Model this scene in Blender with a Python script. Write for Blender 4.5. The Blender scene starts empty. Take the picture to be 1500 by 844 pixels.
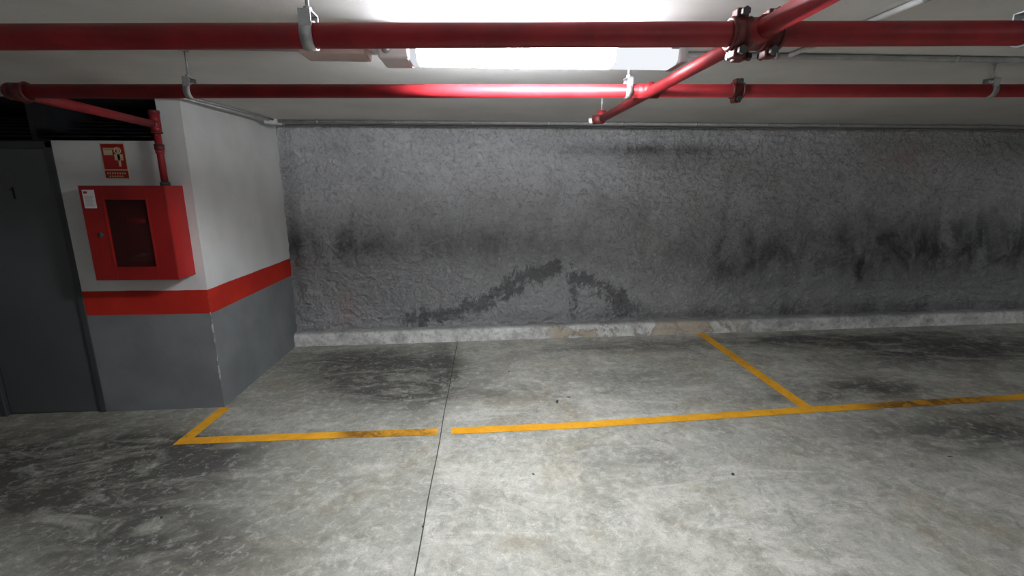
import bpy, bmesh, math
from mathutils import Vector, Matrix, noise
D=bpy.data
scene=bpy.context.scene
scene.view_settings.view_transform='Standard'
CH=1.7; ZC=2.27; YW=4.93; YP=3.46; XP=-2.05
def fz(x): return .0149*(x+2.05)

# ---------------------------------------------------------------- node helpers
class NT:
    def __init__(s,name):
        s.m=D.materials.new(name); s.m.use_nodes=True
        s.t=s.m.node_tree; s.b=s.t.nodes['Principled BSDF']; s.o=s.t.nodes['Material Output']
        s.geo=s.t.nodes.new('ShaderNodeNewGeometry')
    def n(s,ty,**k):
        x=s.t.nodes.new(ty)
        for a,v in k.items(): setattr(x,a,v)
        return x
    def put(s,sock,v):
        if hasattr(v,'is_output'): s.t.links.new(v,sock)
        elif isinstance(v,(tuple,list)):
            if len(sock.default_value)==4 and len(v)==3: v=tuple(v)+(1,)
            sock.default_value=v
        else: sock.default_value=v
    def noise(s,scale,detail=4,rough=.55,stretch=(1,1,1),dist=0,off=(0,0,0)):
        mp=s.n('ShaderNodeMapping'); s.put(mp.inputs[0],s.geo.outputs['Position']); mp.inputs['Scale'].default_value=stretch; mp.inputs['Location'].default_value=off
        x=s.n('ShaderNodeTexNoise'); s.put(x.inputs['Vector'],mp.outputs[0])
        x.inputs['Scale'].default_value=scale; x.inputs['Detail'].default_value=detail; x.inputs['Roughness'].default_value=rough; x.inputs['Distortion'].default_value=dist
        return x.outputs['Fac']
    def ramp(s,v,a,b,lo=0.,hi=1.):
        x=s.n('ShaderNodeMapRange'); x.interpolation_type='SMOOTHSTEP'
        s.put(x.inputs[0],v); x.inputs[1].default_value=a;x.inputs[2].default_value=b;x.inputs[3].default_value=lo;x.inputs[4].default_value=hi
        return x.outputs[0]
    def math(s,op,a,b=0.):
        x=s.n('ShaderNodeMath',operation=op); s.put(x.inputs[0],a); s.put(x.inputs[1],b); return x.outputs[0]
    def mix(s,f,a,b,blend='MIX'):
        x=s.n('ShaderNodeMix',data_type='RGBA',blend_type=blend)
        s.put(x.inputs[0],f); s.put(x.inputs[6],a); s.put(x.inputs[7],b); return x.outputs[2]
    def attr(s,name):
        x=s.n('ShaderNodeAttribute'); x.attribute_name=name; return x.outputs['Fac']
    def xyz(s):
        x=s.n('ShaderNodeSeparateXYZ'); s.put(x.inputs[0],s.geo.outputs['Position']); return x.outputs
    def bump(s,h,dist=.01,st=1.,prev=None):
        x=s.n('ShaderNodeBump'); s.put(x.inputs['Height'],h); x.inputs['Distance'].default_value=dist; x.inputs['Strength'].default_value=st
        if prev: s.put(x.inputs['Normal'],prev)
        return x.outputs[0]
    def fin(s,col,rough=.8,bump=None,metal=0,spec=.5):
        s.put(s.b.inputs['Base Color'],col); s.put(s.b.inputs['Roughness'],rough); s.put(s.b.inputs['Metallic'],metal)
        s.b.inputs['Specular IOR Level'].default_value=spec
        if bump: s.put(s.b.inputs['Normal'],bump)
        return s.m

def simple(name,col,rough=.5,metal=0,var=.15,scale=12,bd=.001,dirt=None,spec=.5):
    t=NT(name); n=t.noise(scale,5)
    c=t.mix(t.ramp(n,.3,.7),tuple(x*(1-var) for x in col),tuple(min(1,x*(1+var)) for x in col))
    if dirt: c=t.mix(t.ramp(t.noise(scale*.6,6,.7,off=(3,5,1)),.55,.75),c,dirt)
    return t.fin(c,rough,t.bump(t.noise(scale*6,3),bd,.5),metal,spec)

# floor
t=NT('concrete_floor')
x,y,z=t.xyz()
big=t.noise(.9,5,.6,dist=.4); med=t.noise(3.0,7,.7,dist=.8,off=(4,1,0)); fine=t.noise(20,7,.75,dist=.5); grit=t.noise(140,3,.6)
streak=t.noise(1.8,6,.65,stretch=(.5,2.2,1),dist=.8,off=(9,2,0))
c=t.mix(t.ramp(med,.3,.7),(.31,.307,.264),(.58,.572,.505))
c=t.mix(t.ramp(big,.35,.65),c,t.mix(.6,c,(.38,.38,.34)))
c=t.mix(t.math('MULTIPLY',t.ramp(streak,.52,.66),.6),c,(.66,.652,.595))
c=t.mix(t.math('MULTIPLY',t.ramp(t.noise(4.5,8,.8,dist=1,off=(2,7,0)),.54,.64),.5),c,(.74,.73,.67))
c=t.mix(t.math('MULTIPLY',t.ramp(t.noise(1.4,7,.75,dist=.7,off=(20,3,0)),.49,.64),.55),c,(.34,.29,.20))
left=t.ramp(x,-.30,-.34)
c=t.mix(t.math('MULTIPLY',left,.28),c,(.20,.20,.165))
st=t.attr('stain')
sm=t.math('MULTIPLY',st,t.ramp(t.noise(2.6,8,.74,stretch=(.7,1.5,1),dist=1.2,off=(1,8,0)),.35,.60,.35,1.35))
c=t.mix(t.math('MINIMUM',sm,.92),c,(.048,.047,.042))
c=t.mix(t.math('MULTIPLY',t.ramp(t.noise(6,8,.8,dist=.9,off=(7,1,0)),.54,.68),.5),c,(.15,.147,.122))
c=t.mix(t.ramp(t.noise(5.5,2,.5,dist=.3,off=(31,12,0)),.765,.775),c,(.04,.035,.03))
c=t.mix(t.ramp(fine,.48,.66,0,.5),c,t.mix(.6,c,(.10,.10,.09)))
c=t.mix(t.ramp(fine,.48,.36,0,.28),c,(.80,.79,.74))
c=t.mix(t.ramp(grit,.3,.75,.0,.25),c,(.1,.1,.1))
b=t.bump(fine,.009,.7); b=t.bump(med,.01,.5,b)
m_floor=t.fin(c,t.ramp(med,.3,.7,.75,.5),b,spec=.35)

# sprayed concrete wall
t=NT('sprayed_concrete_wall')
x,y,z=t.xyz()
n1=t.noise(2.2,6,.65,dist=.5); n2=t.noise(12,8,.70,dist=1.8); n4=t.noise(.7,4,.5,off=(3,3,3)); n3=t.noise(45,4,.7,off=(1,2,3))
c=t.mix(t.ramp(n1,.3,.7),(.76,.765,.79),(.90,.905,.94))
c=t.mix(t.ramp(n4,.4,.65,0,.3),c,(.70,.69,.67))
c=t.mix(t.ramp(n2,.50,.66,0,.55),c,(.32,.32,.325))
c=t.mix(t.ramp(n2,.47,.36,0,.7),c,(.97,.97,.98))
c=t.mix(t.ramp(n3,.54,.70,0,.42),c,(.28,.28,.28))
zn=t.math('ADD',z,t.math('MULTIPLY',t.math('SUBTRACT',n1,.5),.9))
c=t.mix(t.ramp(zn,1.70,.75,0,.56),c,(.26,.26,.25))  # light falloff painted in: wall colour darkens towards the bottom
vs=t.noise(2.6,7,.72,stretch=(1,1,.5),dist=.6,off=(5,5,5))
s=t.math('MULTIPLY',t.attr('soot_shade'),t.ramp(vs,.33,.65,.30,1.15))
c=t.mix(t.math('MINIMUM',s,.9),c,(.07,.07,.07))  # smudges and painted shade both darken the wall colour here
p=t.math('ADD',t.attr('patch'),t.math('MULTIPLY',t.math('SUBTRACT',t.noise(8,8,.84,stretch=(1,1,.6),dist=.4,off=(8,1,2)),.5),7.))
pm=t.ramp(p,.10,.65)
c=t.mix(t.math('MULTIPLY',pm,.66),c,(.09,.09,.095))
c=t.mix(t.math('MULTIPLY',t.attr('rust'),t.ramp(n1,.35,.6,.1,.5)),c,(.62,.38,.33))
b=t.bump(n2,.08,1.); b=t.bump(n3,.008,.8,b)
m_wall=t.fin(c,.9,b,spec=.2)

# ceiling
t=NT('painted_ceiling')
x,y,z=t.xyz()
c=t.mix(t.ramp(t.noise(1.3,5,.6),.3,.7),(.56,.55,.54),(.66,.65,.64))
c=t.mix(t.ramp(t.noise(7,6,.7),.55,.75,0,.25),c,(.45,.43,.41))
m_ceil=t.fin(c,.8,t.bump(t.noise(9,6,.6),.006,.5),spec=.2)

# painted banded wall
t=NT('banded_paint_wall')
x,y,z=t.xyz()
zz=t.math('ADD',z,t.math('MULTIPLY',t.math('SUBTRACT',t.noise(6,4),.5),.012))
white=t.mix(t.ramp(t.noise(1.5,5,.6),.3,.7),(.56,.56,.555),(.68,.68,.675))
grey=t.mix(t.ramp(t.noise(2,6,.6),.3,.7),(.15,.160,.168),(.205,.216,.225))
red=t.mix(t.ramp(t.noise(3,5),.3,.7),(.42,.018,.010),(.54,.028,.014))
c=t.mix(t.ramp(zz,.757,.760),grey,red)
c=t.mix(t.ramp(zz,.939,.942),c,white)
ex=t.math('ABSOLUTE',t.math('SUBTRACT',x,XP)); ey=t.math('ABSOLUTE',t.math('SUBTRACT',y,YP))
e=t.math('ADD',t.math('ADD',ex,ey),t.ramp(t.noise(14,6,.8,stretch=(1,1,.5),off=(2,2,2)),.42,.60,.035,0))
chip=t.math('MULTIPLY',t.ramp(e,.012,.006),t.ramp(z,.95,.7))
c=t.mix(chip,c,(.5,.5,.48))
c=t.mix(t.ramp(t.noise(5,7,.75,off=(6,6,0)),.62,.8,0,.3),c,(.2,.19,.18))
m_band=t.fin(c,.65,t.bump(t.noise(20,5),.003,.5),spec=.3)

t=NT('rear_wall_paint')
m_plain=t.fin(t.mix(t.noise(2,5),(.45,.45,.45),(.56,.56,.55)),.8)

# curb
t=NT('curb_concrete')
x,y,z=t.xyz()
n1=t.noise(3.5,7,.75,dist=.6); n2=t.noise(16,6,.7)
c=t.mix(t.ramp(n1,.35,.65),(.46,.46,.435),(.70,.70,.67))
c=t.mix(t.ramp(n2,.48,.66,0,.6),c,(.24,.24,.23))
br=t.math('MULTIPLY',t.ramp(x,.6,.8),t.ramp(x,3.0,2.7))
bn=t.noise(2.4,6,.65,dist=.7,off=(4,0,1))
rb=t.ramp(bn,.45,.51)
c=t.mix(t.math('MULTIPLY',t.math('MULTIPLY',br,rb),.75),c,(.42,.345,.25))
rim=t.math('MULTIPLY',rb,t.ramp(bn,.53,.49))
c=t.mix(t.math('MULTIPLY',t.math('MULTIPLY',br,rim),.6),c,(.14,.13,.12))
c=t.mix(t.ramp(t.noise(1.7,7,.75,off=(7,0,2)),.50,.64,0,.6),c,(.20,.20,.195))
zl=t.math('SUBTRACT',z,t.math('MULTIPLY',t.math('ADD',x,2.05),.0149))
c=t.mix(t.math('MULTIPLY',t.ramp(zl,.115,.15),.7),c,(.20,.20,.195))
m_curb=t.fin(c,.85,t.bump(n2,.012,.9),spec=.2)

# yellow paint
t=NT('worn_yellow_paint')
x,y,z=t.xyz()
c=t.mix(t.ramp(t.noise(6,6,.7),.3,.7),(.70,.31,.010),(.86,.43,.020))
dk=t.math('MULTIPLY',t.ramp(x,-1.15,-.9),t.ramp(x,-.30,-.45))
dk=t.math('MAXIMUM',dk,t.math('MULTIPLY',t.ramp(x,2.7,3.0),t.ramp(x,4.2,3.6)))
c=t.mix(t.math('MULTIPLY',dk,t.ramp(t.noise(7,7,.75,dist=.6,off=(3,0,0)),.4,.6,.3,.9)),c,(.12,.055,.012))
c=t.mix(t.ramp(t.noise(30,6,.75),.55,.72,0,.4),c,(.36,.27,.12))
t.fin(c,.65,t.bump(t.noise(40,5),.002,.5))
tr=t.n('ShaderNodeBsdfTransparent'); ms=t.n('ShaderNodeMixShader')
t.put(ms.inputs[0],t.ramp(t.noise(18,7,.8,dist=.4,off=(1,4,0)),.32,.39))
t.t.links.new(tr.outputs[0],ms.inputs[1]); t.t.links.new(t.b.outputs[0],ms.inputs[2]); t.t.links.new(ms.outputs[0],t.o.inputs[0])
m_yel=t.m

m_red=simple('red_pipe_paint',(.25,.013,.018),.48,var=.2,scale=9,dirt=(.17,.024,.030),spec=.4)
m_dred=simple('coupling_dark_red',(.10,.014,.014),.5,var=.3,scale=40)
m_steel=simple('galvanised_steel',(.42,.43,.44),.45,.6,scale=30)
m_dark=simple('dark_steel',(.05,.05,.052),.6,scale=30)
m_black=simple('black_void',(.008,.008,.009),.9,scale=5)
m_slat=simple('dark_slat',(.02,.02,.022),.6,scale=8)
m_cond=simple('grey_conduit',(.30,.305,.31),.5,scale=14)
m_wcond=simple('white_conduit',(.6,.6,.6),.5,scale=14)
m_door=simple('grey_door_paint',(.085,.088,.093),.45,var=.12,scale=1.5)
m_frame=simple('door_frame_paint',(.05,.053,.058),.5,scale=3)
m_cab=simple('red_cabinet_paint',(.38,.009,.008),.38,var=.1,scale=4)
m_cabd=simple('red_cabinet_door',(.26,.008,.007),.38,var=.12,scale=4)
m_inr=simple('cabinet_inside_red',(.10,.008,.007),.5,scale=6)
m_hose=simple('hose_rubber',(.05,.008,.008),.6,scale=20)
m_paper=simple('paper_label',(.62,.60,.60),.7,var=.05)
m_cream=simple('sign_cream',(.55,.45,.29),.5,var=.05)
m_sred=simple('sign_red',(.34,.012,.010),.45,var=.06)
m_case=simple('lamp_polycarbonate_grey',(.58,.59,.60),.4,var=.04)
m_box=simple('old_junction_plastic',(.46,.36,.34),.6,var=.12)
m_joint=simple('joint_filler',(.05,.05,.048),.9,scale=20)
t=NT('cabinet_glass'); m_glass=t.fin((.06,.01,.01),.12); t.b.inputs['Alpha'].default_value=.4
def emis(name,st,col=(.93,.96,1.)):
    t=NT(name); e=t.n('ShaderNodeEmission'); e.inputs[0].default_value=col+(1,); e.inputs[1].default_value=st
    t.t.links.new(e.outputs[0],t.o.inputs[0]); return t.m

# ---------------------------------------------------------------- mesh builder
class MB:
    def __init__(s): s.bm=bmesh.new(); s.mats=[]
    def mi(s,m):
        if m not in s.mats: s.mats.append(m)
        return s.mats.index(m)
    def _add(s,tmp,mat,smooth):
        i=s.mi(mat)
        for f in tmp.faces: f.material_index=i; f.smooth=smooth
        me=D.meshes.new('t'); tmp.to_mesh(me); tmp.free(); s.bm.from_mesh(me); D.meshes.remove(me)
    def box(s,a,b,mat,bev=0.,rot=None):
        t=bmesh.new(); bmesh.ops.create_cube(t,size=1)
        a=Vector(a);b=Vector(b);c=(a+b)/2;d=b-a
        for v in t.verts: v.co=Vector((v.co.x*d.x,v.co.y*d.y,v.co.z*d.z))
        if bev: bmesh.ops.bevel(t,geom=t.edges[:],offset=bev,segments=2,affect='EDGES',profile=.5)
        for v in t.verts:
            if rot: v.co=rot@v.co
            v.co+=c
        s._add(t,mat,False)
    def cyl(s,p,q,r,mat,seg=24,r2=None,smooth=True):
        p=Vector(p);q=Vector(q);d=q-p
        t=bmesh.new(); bmesh.ops.create_cone(t,cap_ends=True,segments=seg,radius1=r,radius2=r if r2 is None else r2,depth=d.length)
        M=Matrix.Translation((p+q)/2)@d.to_track_quat('Z','Y').to_matrix().to_4x4()
        bmesh.ops.transform(t,matrix=M,verts=t.verts)
        s._add(t,mat,smooth)
    def tube(s,pts,r,mat,seg=16):
        for i in range(len(pts)-1): s.cyl(pts[i],pts[i+1],r,mat,seg)
        for p in pts[1:-1]: s.sph(p,r,mat)
    def sph(s,p,r,mat):
        t=bmesh.new(); bmesh.ops.create_uvsphere(t,u_segments=16,v_segments=10,radius=r)
        for v in t.verts: v.co+=Vector(p)
        s._add(t,mat,True)
    def prism(s,prof,x0,x1,mat):   # profile in (y,z) extruded along x
        t=bmesh.new(); A=[t.verts.new((x0,y,z)) for y,z in prof]; B=[t.verts.new((x1,y,z)) for y,z in prof]
        n=len(prof); t.faces.new(A); t.faces.new(B[::-1])
        for i in range(n): t.faces.new((A[i],B[i],B[(i+1)%n],A[(i+1)%n]))
        bmesh.ops.recalc_face_normals(t,faces=t.faces); s._add(t,mat,False)
    def torus(s,c,R,r,axis,mat,seg=32):
        t=bmesh.new(); axis=Vector(axis).normalized(); q=axis.to_track_quat('Z','Y')
        rings=[]
        for i in range(seg):
            a=2*math.pi*i/seg; ring=[]
            for j in range(8):
                b=2*math.pi*j/8
                v=Vector(((R+r*math.cos(b))*math.cos(a),(R+r*math.cos(b))*math.sin(a),r*math.sin(b)))
                ring.append(t.verts.new(q@v+Vector(c)))
            rings.append(ring)
        for i in range(seg):
            for j in range(8):
                t.faces.new((rings[i][j],rings[(i+1)%seg][j],rings[(i+1)%seg][(j+1)%8],rings[i][(j+1)%8]))
        s._add(t,mat,True)
    def band(s,c,R,w,th,axis,mat,seg=32):  # flat strap ring
        t=bmesh.new(); q=Vector(axis).normalized().to_track_quat('Z','Y'); rings=[]
        for i in range(seg):
            a=2*math.pi*i/seg
            rings.append([t.verts.new(q@Vector((rr*math.cos(a),rr*math.sin(a),h))+Vector(c)) for rr,h in((R,-w/2),(R+th,-w/2),(R+th,w/2),(R,w/2))])
        for i in range(seg):
            for j in range(4):
                t.faces.new((rings[i][j],rings[(i+1)%seg][j],rings[(i+1)%seg][(j+1)%4],rings[i][(j+1)%4]))
        bmesh.ops.recalc_face_normals(t,faces=t.faces); s._add(t,mat,True)
    def obj(s,name):
        me=D.meshes.new(name); s.bm.to_mesh(me); s.bm.free()
        for m in s.mats: me.materials.append(m)
        o=D.objects.new(name,me); scene.collection.objects.link(o); return o

def grid(name,nu,nv,fn,mat,attrs=None,smooth=True):
    vs=[fn(i/nu,j/nv) for j in range(nv+1) for i in range(nu+1)]
    fs=[(j*(nu+1)+i,j*(nu+1)+i+1,(j+1)*(nu+1)+i+1,(j+1)*(nu+1)+i) for j in range(nv) for i in range(nu)]
    me=D.meshes.new(name); me.from_pydata(vs,[],fs); me.materials.append(mat)
    for k,f in (attrs or {}).items():
        a=me.attributes.new(k,'FLOAT','POINT'); a.data.foreach_set('value',[f(v) for v in vs])
    if smooth: me.polygons.foreach_set('use_smooth',[True]*len(me.polygons))
    me.update(); o=D.objects.new(name,me); scene.collection.objects.link(o); return o

X0,X1,Y0=-6.,10.,-7.
# floor
FS=[(-.95,4.05,.65,.5,1.1),(-.6,3.7,.4,.4,.8),(-1.5,4.45,.5,.3,.5),(-2.6,2.6,1.0,.3,.95),(-1.9,2.15,.6,.4,.65),(-2.1,2.85,.5,.2,.8),(-3.0,2.9,.9,.5,.65),
    (4.6,4.2,1.4,.5,1.0),(3.1,3.4,.6,.2,.55),(3.3,2.65,1.1,.3,.55),(1.4,4.5,.9,.18,.6),(5.2,2.6,1.5,.7,.65),(-1.3,1.9,.5,.25,.45),(2.6,3.25,.7,.12,.6),(3.2,4.55,.8,.18,.65),(-.45,4.3,.15,.6,.5),
    (.9,2.55,.4,.15,.35),(.1,3.5,.35,.2,.35),(1.3,3.7,.5,.3,.35)]
def fstain(v): return min(1,sum(k*math.exp(-((v[0]-a)/c)**2-((v[1]-b)/d)**2) for a,b,c,d,k in FS))
grid('floor',320,240,lambda u,w:(X0+(X1-X0)*u,Y0+(5.0-Y0)*w,fz(X0+(X1-X0)*u)),m_floor,{'stain':fstain})

# back wall : sprayed rough concrete
def wallp(u,w):
    x=XP-.02+(X1-XP+.02)*u; z=-.03+(ZC+.03)*w
    p=Vector((x*3.2,0,z*3.2))
    wx=.5*noise.noise(Vector((x*5,7,z*5))); wz=.5*noise.noise(Vector((x*5,17,z*5)))
    q=Vector((x*9+wx,3,z*11+wz)); q2=Vector((x*21+wx*2,5,z*24))
    d=noise.fractal(p,.9,2.1,4)*.020+.036*(.35-abs(noise.noise(q)))+.018*(.3-abs(noise.noise(q2)))+.007*noise.noise(q*5)
    return (x,YW+.020-d,z)
ARCH=[(-.85,.24),(-.45,.32),(-.09,.43),(.15,.56),(.36,.71),(.72,.80)]
ARCH0=[(-.1,.37),(.2,.47),(.35,.59)]
ARCH2=[(.95,.70),(1.15,.69),(1.30,.58),(1.50,.48),(1.62,.34)]
ARCH3=[(.95,.54),(1.03,.28)]
ARCH4=[(1.25,.58),(1.5,.34)]
def segd(p,a,b):
    a=Vector(a);b=Vector(b);p=Vector(p);ab=b-a;t=max(0,min(1,(p-a).dot(ab)/ab.length_squared));return (p-a-ab*t).length
def patch(v):
    p=(v[0],v[2]); d=min([segd(p,A[i],A[i+1]) for A in(ARCH,ARCH2) for i in range(len(A)-1)]+[segd(p,*ARCH3)+.04,segd(p,*ARCH4)+.02]+[segd(p,ARCH0[i],ARCH0[i+1])+.03 for i in(0,1)])
    return max(-3,1.05-d/.11) if d<.6 else -3
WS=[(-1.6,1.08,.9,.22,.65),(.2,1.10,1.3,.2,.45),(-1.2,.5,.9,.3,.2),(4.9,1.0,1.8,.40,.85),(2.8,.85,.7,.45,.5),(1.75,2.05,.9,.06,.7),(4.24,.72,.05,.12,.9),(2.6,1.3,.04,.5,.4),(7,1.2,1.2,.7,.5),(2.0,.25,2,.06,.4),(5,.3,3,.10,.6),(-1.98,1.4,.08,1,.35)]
def soot_shade(v): return min(1,sum(k*math.exp(-((v[0]-a)/c)**2-((v[2]-b)/d)**2) for a,b,c,d,k in WS))  # soot smudges plus shade painted over the dimmer lower wall
def rust(v): return min(1,math.exp(-((v[0]-4.45)/.35)**2-((v[2]-1.95)/.2)**2)+.7*math.exp(-((v[0]+1.5)/.1)**2-((v[2]-.4)/.2)**2))
grid('wall_back',1200,230,wallp,m_wall,{'patch':patch,'soot_shade':soot_shade,'rust':rust})

# ceiling
b=MB(); b.box((X0,Y0,ZC),(X1,5.1,ZC+.15),m_ceil); b.obj('ceiling')
b=MB(); b.box((X0,Y0-.1,-.2),(X1,Y0,ZC),m_plain); b.obj('wall_rear')
b=MB(); b.box((X1,Y0,-.2),(X1+.1,5.1,ZC),m_plain); b.obj('wall_right')
b=MB(); b.box((X0-.1,Y0,-.2),(X0,5.1,ZC),m_plain); b.obj('wall_left')

# projecting painted core with doorway
b=MB()
b.box((-2.93,YP,-.1),(XP,YW+.05,1.99),m_band)
b.box((-2.21,YP,1.99),(XP,YW+.05,ZC),m_band)
b.box((X0,YP,-.1),(-3.69,YP+.14,1.99),m_band)
b.box((X0,4.4,1.9),(-2.21,4.5,ZC),m_black)
b.box((X0,YP+.02,1.985),(-2.211,4.45,1.995),m_black)
b.box((X0,YP+.01,ZC-.012),(-2.211,4.45,ZC-.002),m_black)
b.box((-2.222,YP+.12,1.99),(-2.211,4.45,ZC-.002),m_black)
b.obj('wall_utility_core')
b=MB()
for i in range(6):
    b.box((-5.9,YP+.08+.1*i,2.02+.035*i),(-2.24,YP+.12+.1*i,2.03+.035*i),m_slat)
b.box((-3.1,YP+.06,1.996),(-3.06,4.3,2.25),m_slat); b.obj('ventilation_louver')

# door
dr=D.objects.new('door_1',None); scene.collection.objects.link(dr)
def part(mb,name,par):
    o=mb.obj(name); o.parent=par; return o
b=MB(); b.box((-3.69,YP-.015,-.05),(-3.645,YP+.1,1.985),m_frame,.004); b.box((-2.972,YP-.006,-.05),(-2.93,YP+.1,1.985),m_frame,.004); b.box((-3.69,YP-.006,1.94),(-2.93,YP+.1,1.985),m_frame,.004); part(b,'frame',dr)
b=MB(); b.box((-3.64,YP+.015,-.012),(-2.976,YP+.06,1.935),m_door,.003); part(b,'leaf',dr)
b=MB(); b.box((-3.60,YP+.005,.95),(-3.56,YP+.017,1.13),m_dark,.004); b.cyl((-3.58,YP+.01,1.06),(-3.58,YP-.045,1.06),.01,m_dark); b.cyl((-3.59,YP-.045,1.06),(-3.47,YP-.045,1.06),.009,m_dark); part(b,'handle',dr)
b=MB(); b.box((-3.262,YP+.011,1.60),(-3.250,YP+.016,1.68),m_black); b.box((-3.275,YP+.011,1.66),(-3.262,YP+.016,1.668),m_black); part(b,'door_number',dr)
b=MB(); b.box((-3.64,YP+.02,-.05),(-2.97,YP+.12,-.014),m_dark); part(b,'threshold',dr)

# curb
def curb(u,w):
    x=XP+(X1-XP)*u; f=fz(x)
    prof=[(4.835,-.02),(4.84,.04),(4.842,.09),(4.848,.125),(4.865,.14),(4.90,.147),(4.95,.15)]
    k=w*(len(prof)-1); i=min(int(k),len(prof)-2); r=k-i
    yy=prof[i][0]*(1-r)+prof[i+1][0]*r; zz=prof[i][1]*(1-r)+prof[i+1][1]*r
    n=noise.fractal(Vector((x*5,yy*8,zz*8)),.8,2.1,4)
    return (x,yy+.012*n,f+zz+.012*n*(1 if zz>.05 else 0))
grid('concrete_curb',700,18,curb,m_curb)

# yellow lines
def line_z(x): return fz(x)+.003
def strip(b,pts,w):
    t=bmesh.new()
    for i in range(len(pts)-1):
        p=Vector(pts[i]);q=Vector(pts[i+1]);d=(q-p).normalized();n=Vector((-d.y,d.x))*w/2
        N=12
        prev=None
        for k in range(N+1):
            c=p+(q-p)*k/N
            cur=[t.verts.new((c.x+n.x,c.y+n.y,line_z(c.x+n.x))),t.verts.new((c.x-n.x,c.y-n.y,line_z(c.x-n.x)))]
            if prev: t.faces.new((prev[0],prev[1],cur[1],cur[0]))
            prev=cur
    bmesh.ops.recalc_face_normals(t,faces=t.faces)
    b._add(t,m_yel,False)
b=MB()
strip(b,[(-2.10,2.965),(-1.2,2.96),(-.345,2.945)],.088)
strip(b,[(-.25,2.945),(.6,2.95),(2.38,3.03),(4.2,3.09),(9.,3.2)],.088)
strip(b,[(-2.055,3.0),(-2.035,3.45)],.085)
strip(b,[(2.385,3.07),(2.395,4.83)],.095)
b.obj('yellow_parking_line')
b=MB()
t_=bmesh.new(); pr=None
for k in range(60):
    yy=-7+(4.83+7)*k/59; xx=-.315+.006*noise.noise(Vector((0,yy*2,0))) - .012*(4.8-yy)/3
    cur=[t_.verts.new((xx-.0032,yy,fz(xx)+.0035)),t_.verts.new((xx+.0032,yy,fz(xx)+.0035))]
    if pr: t_.faces.new((pr[0],pr[1],cur[1],cur[0]))
    pr=cur
b._add(t_,m_joint,False); b.obj('floor_expansion_joint')

# ---------------------------------------------------------------- pipes
def bigp(x): return Vector((x,1.40-.028*x,CH+.40+.012*x))
def secp(x): return Vector((x,2.25,CH+.412+.0112*x))
RB,RS,RD=.032,.029,.027
b=MB(); b.cyl(bigp(-5.9),bigp(9.9),RB,m_red,32); b.obj('sprinkler_main_pipe')
b=MB(); b.cyl(secp(-2.0),secp(9.9),RS,m_red,32)
b.obj('sprinkler_branch_pipe')
xd=.757
b=MB(); zB=bigp(xd).z; zS=secp(xd).z
b.cyl((xd,-3,zB+.02),(xd,1.34,zB),RD,m_red,28); b.cyl((xd,1.34,zB),(xd,3.12,CH+.41),RD*.85,m_red,28)
b.sph((xd,3.12,CH+.41),RD*1.15,m_red); b.cyl((xd,3.12,CH+.41),(xd,3.12,CH+.46),RD*1.1,m_red)
b.cyl((xd,3.10,CH+.41),(xd-.05,3.13,CH+.405),RD*1.05,m_dred); b.cyl((xd-.05,3.13,CH+.405),(xd-.075,3.14,CH+.40),.018,m_wcond)
b.cyl((xd,3.12,CH+.46),(xd,3.12,ZC-.002),.005,m_steel)
b.obj('sprinkler_cross_pipe')

def grooved(b,c,ax,R):
    ax=Vector(ax).normalized(); c=Vector(c)
    b.cyl(c-ax*.026,c+ax*.026,R*1.22,m_dred,28)
    b.torus(c-ax*.024,R*1.18,.006,ax,m_dred); b.torus(c+ax*.024,R*1.18,.006,ax,m_dred)
    up=ax.cross(Vector((0,0,1))).normalized(); v=Vector((0,0,1))
    for s in(1,-1):
        e=c+(v*s)*(R*1.5)
        b.box(e-Vector((.017,.017,.014)),e+Vector((.017,.017,.014)),m_dred,.004)
        b.cyl(e-up*.034,e+up*.034,.007,m_dark,10); b.cyl(e+up*.024,e+up*.036,.012,m_dark,6,smooth=False); b.cyl(e-up*.036,e-up*.024,.012,m_dark,6,smooth=False)
b=MB()
c=bigp(xd)
grooved(b,c-Vector((.045,0,0)),(1,-.028,0),RB); grooved(b,c+Vector((.045,0,0)),(1,-.028,0),RB)
b.cyl(c-Vector((.04,0,0)),c+Vector((.04,0,0)),RB*1.3,m_dred,28)
b.cyl(c-Vector((0,.06,0)),c+Vector((0,.06,0)),RD*1.25,m_red,28)
grooved(b,c+Vector((0,.075,0)),(0,1,0),RD*.95)
b.obj('pipe_cross_coupling')
b=MB(); grooved(b,secp(1.18),(1,0,0),RS*.88); b.obj('pipe_coupling')
b=MB(); c=secp(xd); b.cyl(c-Vector((.05,0,0)),c+Vector((.05,0,0)),RS*1.12,m_red,28); b.cyl(c-Vector((0,.05,0)),c+Vector((0,.05,0)),RD*1.1,m_red,28); b.obj('pipe_tee_fitting')

def hanger(c,R,w=.032,axis=(1,0,0)):
    b=MB(); c=Vector(c)
    b.band(c,R+.0005,w,.004,axis,m_steel)
    top=c.z+R+.045
    for s in(1,-1):
        b.box((c.x-w/2,c.y+s*(R-.002)-.002,c.z),(c.x+w/2,c.y+s*(R-.002)+.002,top-.02),m_steel)
        b.box((c.x-w/2,c.y+s*(R*.5)-R*.52,top-.022),(c.x+w/2,c.y+s*(R*.5)+R*.52,top-.018),m_steel)
    b.cyl((c.x,c.y,top-.03),(c.x,c.y,ZC),.005,m_steel,12)
    b.cyl((c.x,c.y,top-.018),(c.x,c.y,top-.006),.011,m_steel,6,smooth=False)
    b.cyl((c.x,c.y,ZC-.012),(c.x,c.y,ZC),.014,m_steel,6,smooth=False)
    return b.obj('pipe_hanger')
for xx in(-.47,1.54,-2.6,3.6): hanger(bigp(xx),RB)
for xx in(-1.28,.665,2.43,4.4): hanger(secp(xx),RS,.028)

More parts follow.
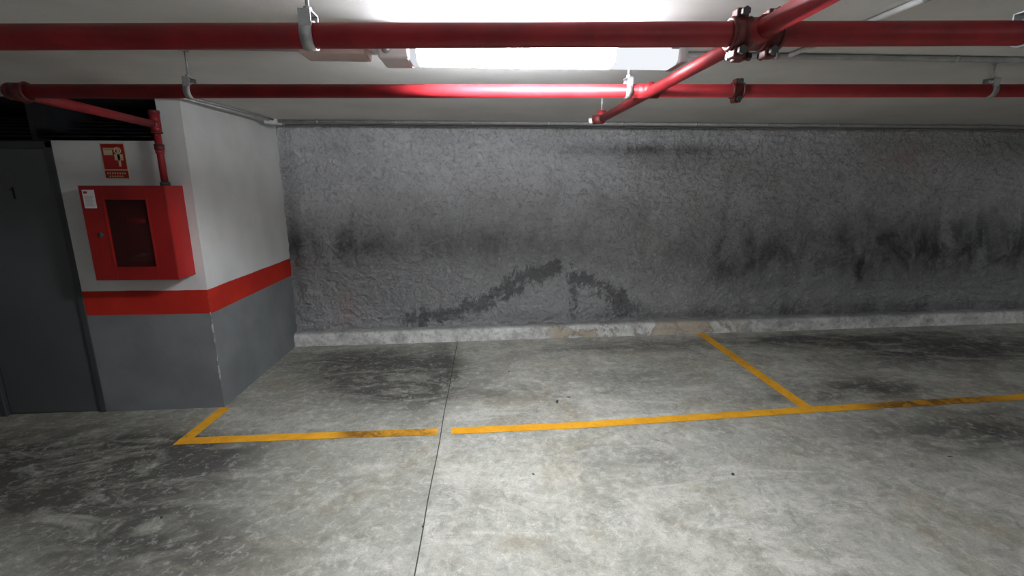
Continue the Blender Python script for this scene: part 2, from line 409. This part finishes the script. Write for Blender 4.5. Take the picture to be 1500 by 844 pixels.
# feed to the hose cabinet
b=MB()
p0=secp(-2.02); p1=Vector((-2.165,3.36,p0.z-.005))
b.sph(p0,RS*1.25,m_dred); b.cyl(p0,p0+Vector((.06,0,0)),RS*1.22,m_dred); 
d=(p1-p0).normalized(); b.cyl(p0,p0+d*.07,RS*1.2,m_dred)
b.torus(p0+Vector((.06,0,0)),RS*1.15,.007,(1,0,0),m_dred); b.torus(p0+d*.07,RS*1.1,.007,d,m_dred)
b.cyl(p0,p1,.024,m_red); b.sph(p1,.031,m_dred); b.cyl(p1-d*.05,p1,.030,m_red)
b.cyl(p1,p1+Vector((0,0,.07)),.030,m_red); b.cyl(p1+Vector((0,0,.07)),p1+Vector((0,0,.09)),.034,m_dred,8); 
b.cyl(p1,p1-Vector((0,0,.05)),.030,m_red); b.torus(p1-Vector((0,0,.05)),.029,.006,(0,0,1),m_dred)
b.cyl(p1,(p1.x,p1.y,1.70),.021,m_red)
b.cyl((p1.x,p1.y,1.96),(p1.x,p1.y,1.925),.030,m_dred,8); b.cyl((p1.x,p1.y,1.925),(p1.x,p1.y,1.90),.026,m_red)
b.cyl((p1.x,p1.y,1.715),(p1.x,p1.y,1.691),.030,m_dark,8)
b.obj('hose_cabinet_feed_pipe')

# ---------------------------------------------------------------- hose cabinet
cab=D.objects.new('fire_hose_cabinet',None); scene.collection.objects.link(cab)
cx0,cx1,cy0,cz0,cz1=-2.655,-2.115,3.285,1.06,1.69
b=MB()
b.box((cx0,YP-.006,cz0),(cx1,YP,cz1),m_cab)
b.box((cx0,cy0,cz0),(cx0+.004,YP,cz1),m_cab); b.box((cx1-.004,cy0,cz0),(cx1,YP,cz1),m_cab)
b.box((cx0,cy0,cz0),(cx1,YP,cz0+.004),m_cab); b.box((cx0,cy0,cz1-.004),(cx1,YP,cz1),m_cab)
b.box((cx0+.006,YP-.012,cz0+.006),(cx1-.006,YP-.007,cz1-.006),m_inr)
part(b,'housing',cab)
wx0,wx1,wz0,wz1=-2.51,-2.245,1.15,1.60
b=MB(); dy0,dy1=cy0-.020,cy0-.001
b.box((cx0-.002,dy0,cz0-.002),(wx0,dy1,cz1+.002),m_cabd,.003); b.box((wx1,dy0,cz0-.002),(cx1+.002,dy1,cz1+.002),m_cabd,.003)
b.box((wx0-.002,dy0+.0005,cz0-.002),(wx1+.002,dy1,wz0),m_cabd,.003); b.box((wx0-.002,dy0+.0005,wz1),(wx1+.002,dy1,cz1+.002),m_cabd,.003)
for a in((wx0-.012,wz0-.012,wx1+.012,wz0),(wx0-.012,wz1,wx1+.012,wz1+.012),(wx0-.012,wz0,wx0,wz1),(wx1,wz0,wx1+.012,wz1)):
    b.box((a[0],dy0-.004,a[1]),(a[2],dy0+.003,a[3]),m_cabd,.001)
part(b,'door_panel',cab)
b=MB(); b.box((wx0,dy0+.008,wz0),(wx1,dy0+.011,wz1),m_glass); part(b,'glass',cab)
b=MB(); cc=(-2.385,3.37,1.37)
for k in range(3):
    for j in range(3): b.torus((cc[0],3.34+.03*j,cc[2]),.12+.03*k,.014,(0,1,0),m_hose)
b.cyl((cc[0],3.32,cc[2]),(cc[0],3.45,cc[2]),.05,m_cab); b.cyl((cc[0],3.315,cc[2]),(cc[0],3.32,cc[2]),.20,m_inr,32)
b.cyl((-2.45,3.31,1.2),(-2.33,3.31,1.23),.014,m_dark); b.cyl((-2.40,3.30,1.46),(-2.28,3.30,1.46),.02,m_cab)
part(b,'hose_reel',cab)
b=MB(); b.box((cx0+.02,dy0-.002,1.545),(cx0+.095,dy0-.0003,1.665),m_paper)
for k in range(5): b.box((cx0+.028,dy0-.003,1.565+.013*k),(cx0+.085-.01*(k%2),dy0-.0021,1.568+.013*k),m_dark)
b.box((cx0+.028,dy0-.003,1.64),(cx0+.05,dy0-.0021,1.655),m_sred); part(b,'inspection_label',cab)
b=MB(); b.cyl((-2.565,dy0+.002,1.37),(-2.565,dy0-.008,1.37),.016,m_dark); b.box((-2.571,dy0-.014,1.352),(-2.559,dy0-.007,1.388),m_dark,.002); part(b,'latch',cab)

# sign
sg=D.objects.new('fire_hose_sign',None); scene.collection.objects.link(sg)
sx0,sx1=-2.615,-2.455
b=MB(); b.box((sx0,YP-.005,1.735),(sx1,YP-.001,1.975),m_cream,.001); part(b,'plate',sg)
b=MB(); y_=YP-.0065
b.box((sx0+.006,y_,1.80),(sx1-.006,YP-.005,1.968),m_sred); b.box((sx0+.004,y_,1.742),(sx1-.004,YP-.005,1.792),m_sred); part(b,'red_field',sg)
b=MB(); y2=y_-.001
b.box((sx0+.105,y2,1.82),(sx0+.120,y_,1.945),m_cream); b.box((sx0+.018,y2,1.93),(sx0+.10,y_,1.942),m_cream); b.box((sx0+.085,y2,1.86),(sx0+.14,y_,1.90),m_cream)
b.box((sx0+.018,y2,1.895),(sx0+.075,y_,1.935),m_cream); b.torus((sx0+.11,y2,1.925),.02,.004,(0,1,0),m_cream)
for k in range(8): b.box((sx0+.018+.016*k,y2,1.768),(sx0+.026+.016*k,y_,1.780),m_cream)
for k in range(6): b.box((sx0+.030+.016*k,y2,1.750),(sx0+.040+.016*k,y_,1.758),m_cream)
part(b,'pictogram',sg)

# ---------------------------------------------------------------- lamps
def fixture(x0,x1,y0,st):
    e=D.objects.new('fluorescent_ceiling_lamp',None); scene.collection.objects.link(e)
    y1=y0+.15; b=MB()
    b.prism([(y0,ZC),(y0-.004,ZC-.045),(y1+.004,ZC-.045),(y1,ZC)],x0+.01,x1-.01,m_case)
    b.box((x0-.0,y0-.004,ZC-.112),(x0+.115,y1+.004,ZC-.0),m_case,.008)
    b.box((x1-.035,y0-.004,ZC-.112),(x1,y1+.004,ZC-.0),m_case,.008)
    for xx in(x0+.09,x0+.45,x1-.3,x1-.07): b.box((xx,y0-.012,ZC-.065),(xx+.03,y0-.004,ZC-.035),m_steel,.002)
    b.cyl((x0,y0+.06,ZC-.07),(x0-.035,y0+.06,ZC-.07),.016,m_case)
    b.cyl((x0+.03,y0-.004,ZC-.08),(x0+.03,y0-.009,ZC-.08),.016,m_steel)
    o=b.obj('housing'); o.parent=e
    pr=[(y0+.002,ZC-.045),(y0+.012,ZC-.10),(y0+.03,ZC-.112),(y1-.03,ZC-.112),(y1-.012,ZC-.10),(y1-.002,ZC-.045)]
    b=MB(); m=emis('lit_diffuser',st); b.prism(pr,x0+.14,x1-.28,m)
    o=b.obj('diffuser'); o.parent=e
    b=MB(); b.prism(pr,x1-.28,x1-.035,emis('diffuser_end_glow',.97,(.92,.95,1.))); b.prism(pr,x0+.115,x0+.14,emis('diffuser_end_glow',.75,(.90,.94,1.)))
    o=b.obj('diffuser_end'); o.parent=e
fixture(-.39,.79,1.90,195)
fixture(-.3,.88,-1.6,42)  # unseen fixture behind the camera, added as ambient fill
fixture(2.8,3.98,-1.6,38)  # second unseen rear fixture, added to fill the floor and wall
fixture(6.2,7.4,1.9,50)  # unseen fixture added to brighten the right end of the wall
fixture(-4.6,-3.42,-1.6,7)  # weak unseen fixture added as fill for the left side

b=MB(); b.box((-.70,1.95,ZC-.085),(-.45,2.08,ZC),m_box,.008); b.cyl((-.5,1.95,ZC-.05),(-.5,1.945,ZC-.05),.015,m_dark); b.cyl((-.65,1.95,ZC-.05),(-.65,1.945,ZC-.05),.012,m_dark); b.obj('junction_box')
b=MB(); yc=2.17
b.cyl((-5.9,yc,ZC-.014),(9.9,yc,ZC-.014),.012,m_cond,12)
for k in range(18):
    xx=-5.5+.85*k; b.band((xx,yc,ZC-.014),.012,.018,.003,(1,0,0),m_steel)
b.tube([(-.45,1.99,ZC-.02),(-.39,1.99,ZC-.02)],.01,m_cond)
b.obj('electrical_conduit')
b=MB(); b.cyl((1.36,-3,ZC-.012),(1.36,yc,ZC-.012),.010,m_wcond,12)
for k in range(6): b.band((1.36,-2.5+.8*k,ZC-.012),.010,.018,.003,(0,1,0),m_steel)
b.obj('electrical_conduit')
b=MB()
b.tube([(-1.98,3.3,ZC-.012),(-1.90,4.55,ZC-.012)],.009,m_wcond,10); b.tube([(-1.94,3.3,ZC-.010),(-1.86,4.55,ZC-.010)],.007,m_cond,10)
b.box((-1.95,4.46,ZC-.045),(-1.84,4.58,ZC),m_case,.006)
b.cyl((-1.84,4.50,ZC-.018),(9.9,4.52,ZC-.018),.013,m_cond,12)
b.cyl((-1.9,4.80,ZC-.012),(9.9,4.82,ZC-.012),.009,m_cond,12)
for k in range(16): b.band((-1.5+.7*k,4.502+.001*k,ZC-.018),.013,.018,.003,(1,0,0),m_steel)
b.obj('electrical_conduit')
# chips / debris on the floor
b=MB()
for (x_,y_,s_) in((1.42,2.32,.018),(.2,3.95,.012),(-1.7,2.2,.015),(-.33,2.03,.012)):
    b.sph((x_,y_,fz(x_)+s_*.15),s_*.5,m_dark)
b.obj('floor_debris')

w=D.worlds.new('World'); scene.world=w; w.use_nodes=True; w.node_tree.nodes['Background'].inputs[0].default_value=(.5,.5,.5,1); w.node_tree.nodes['Background'].inputs[1].default_value=.1
cam=D.cameras.new('camera'); cam.sensor_width=36; cam.lens=16.32; cam.clip_start=.05
co=D.objects.new('camera',cam); scene.collection.objects.link(co); co.location=(0,0,CH); co.rotation_euler=(math.radians(77.4),0,math.radians(-3.3)); scene.camera=co
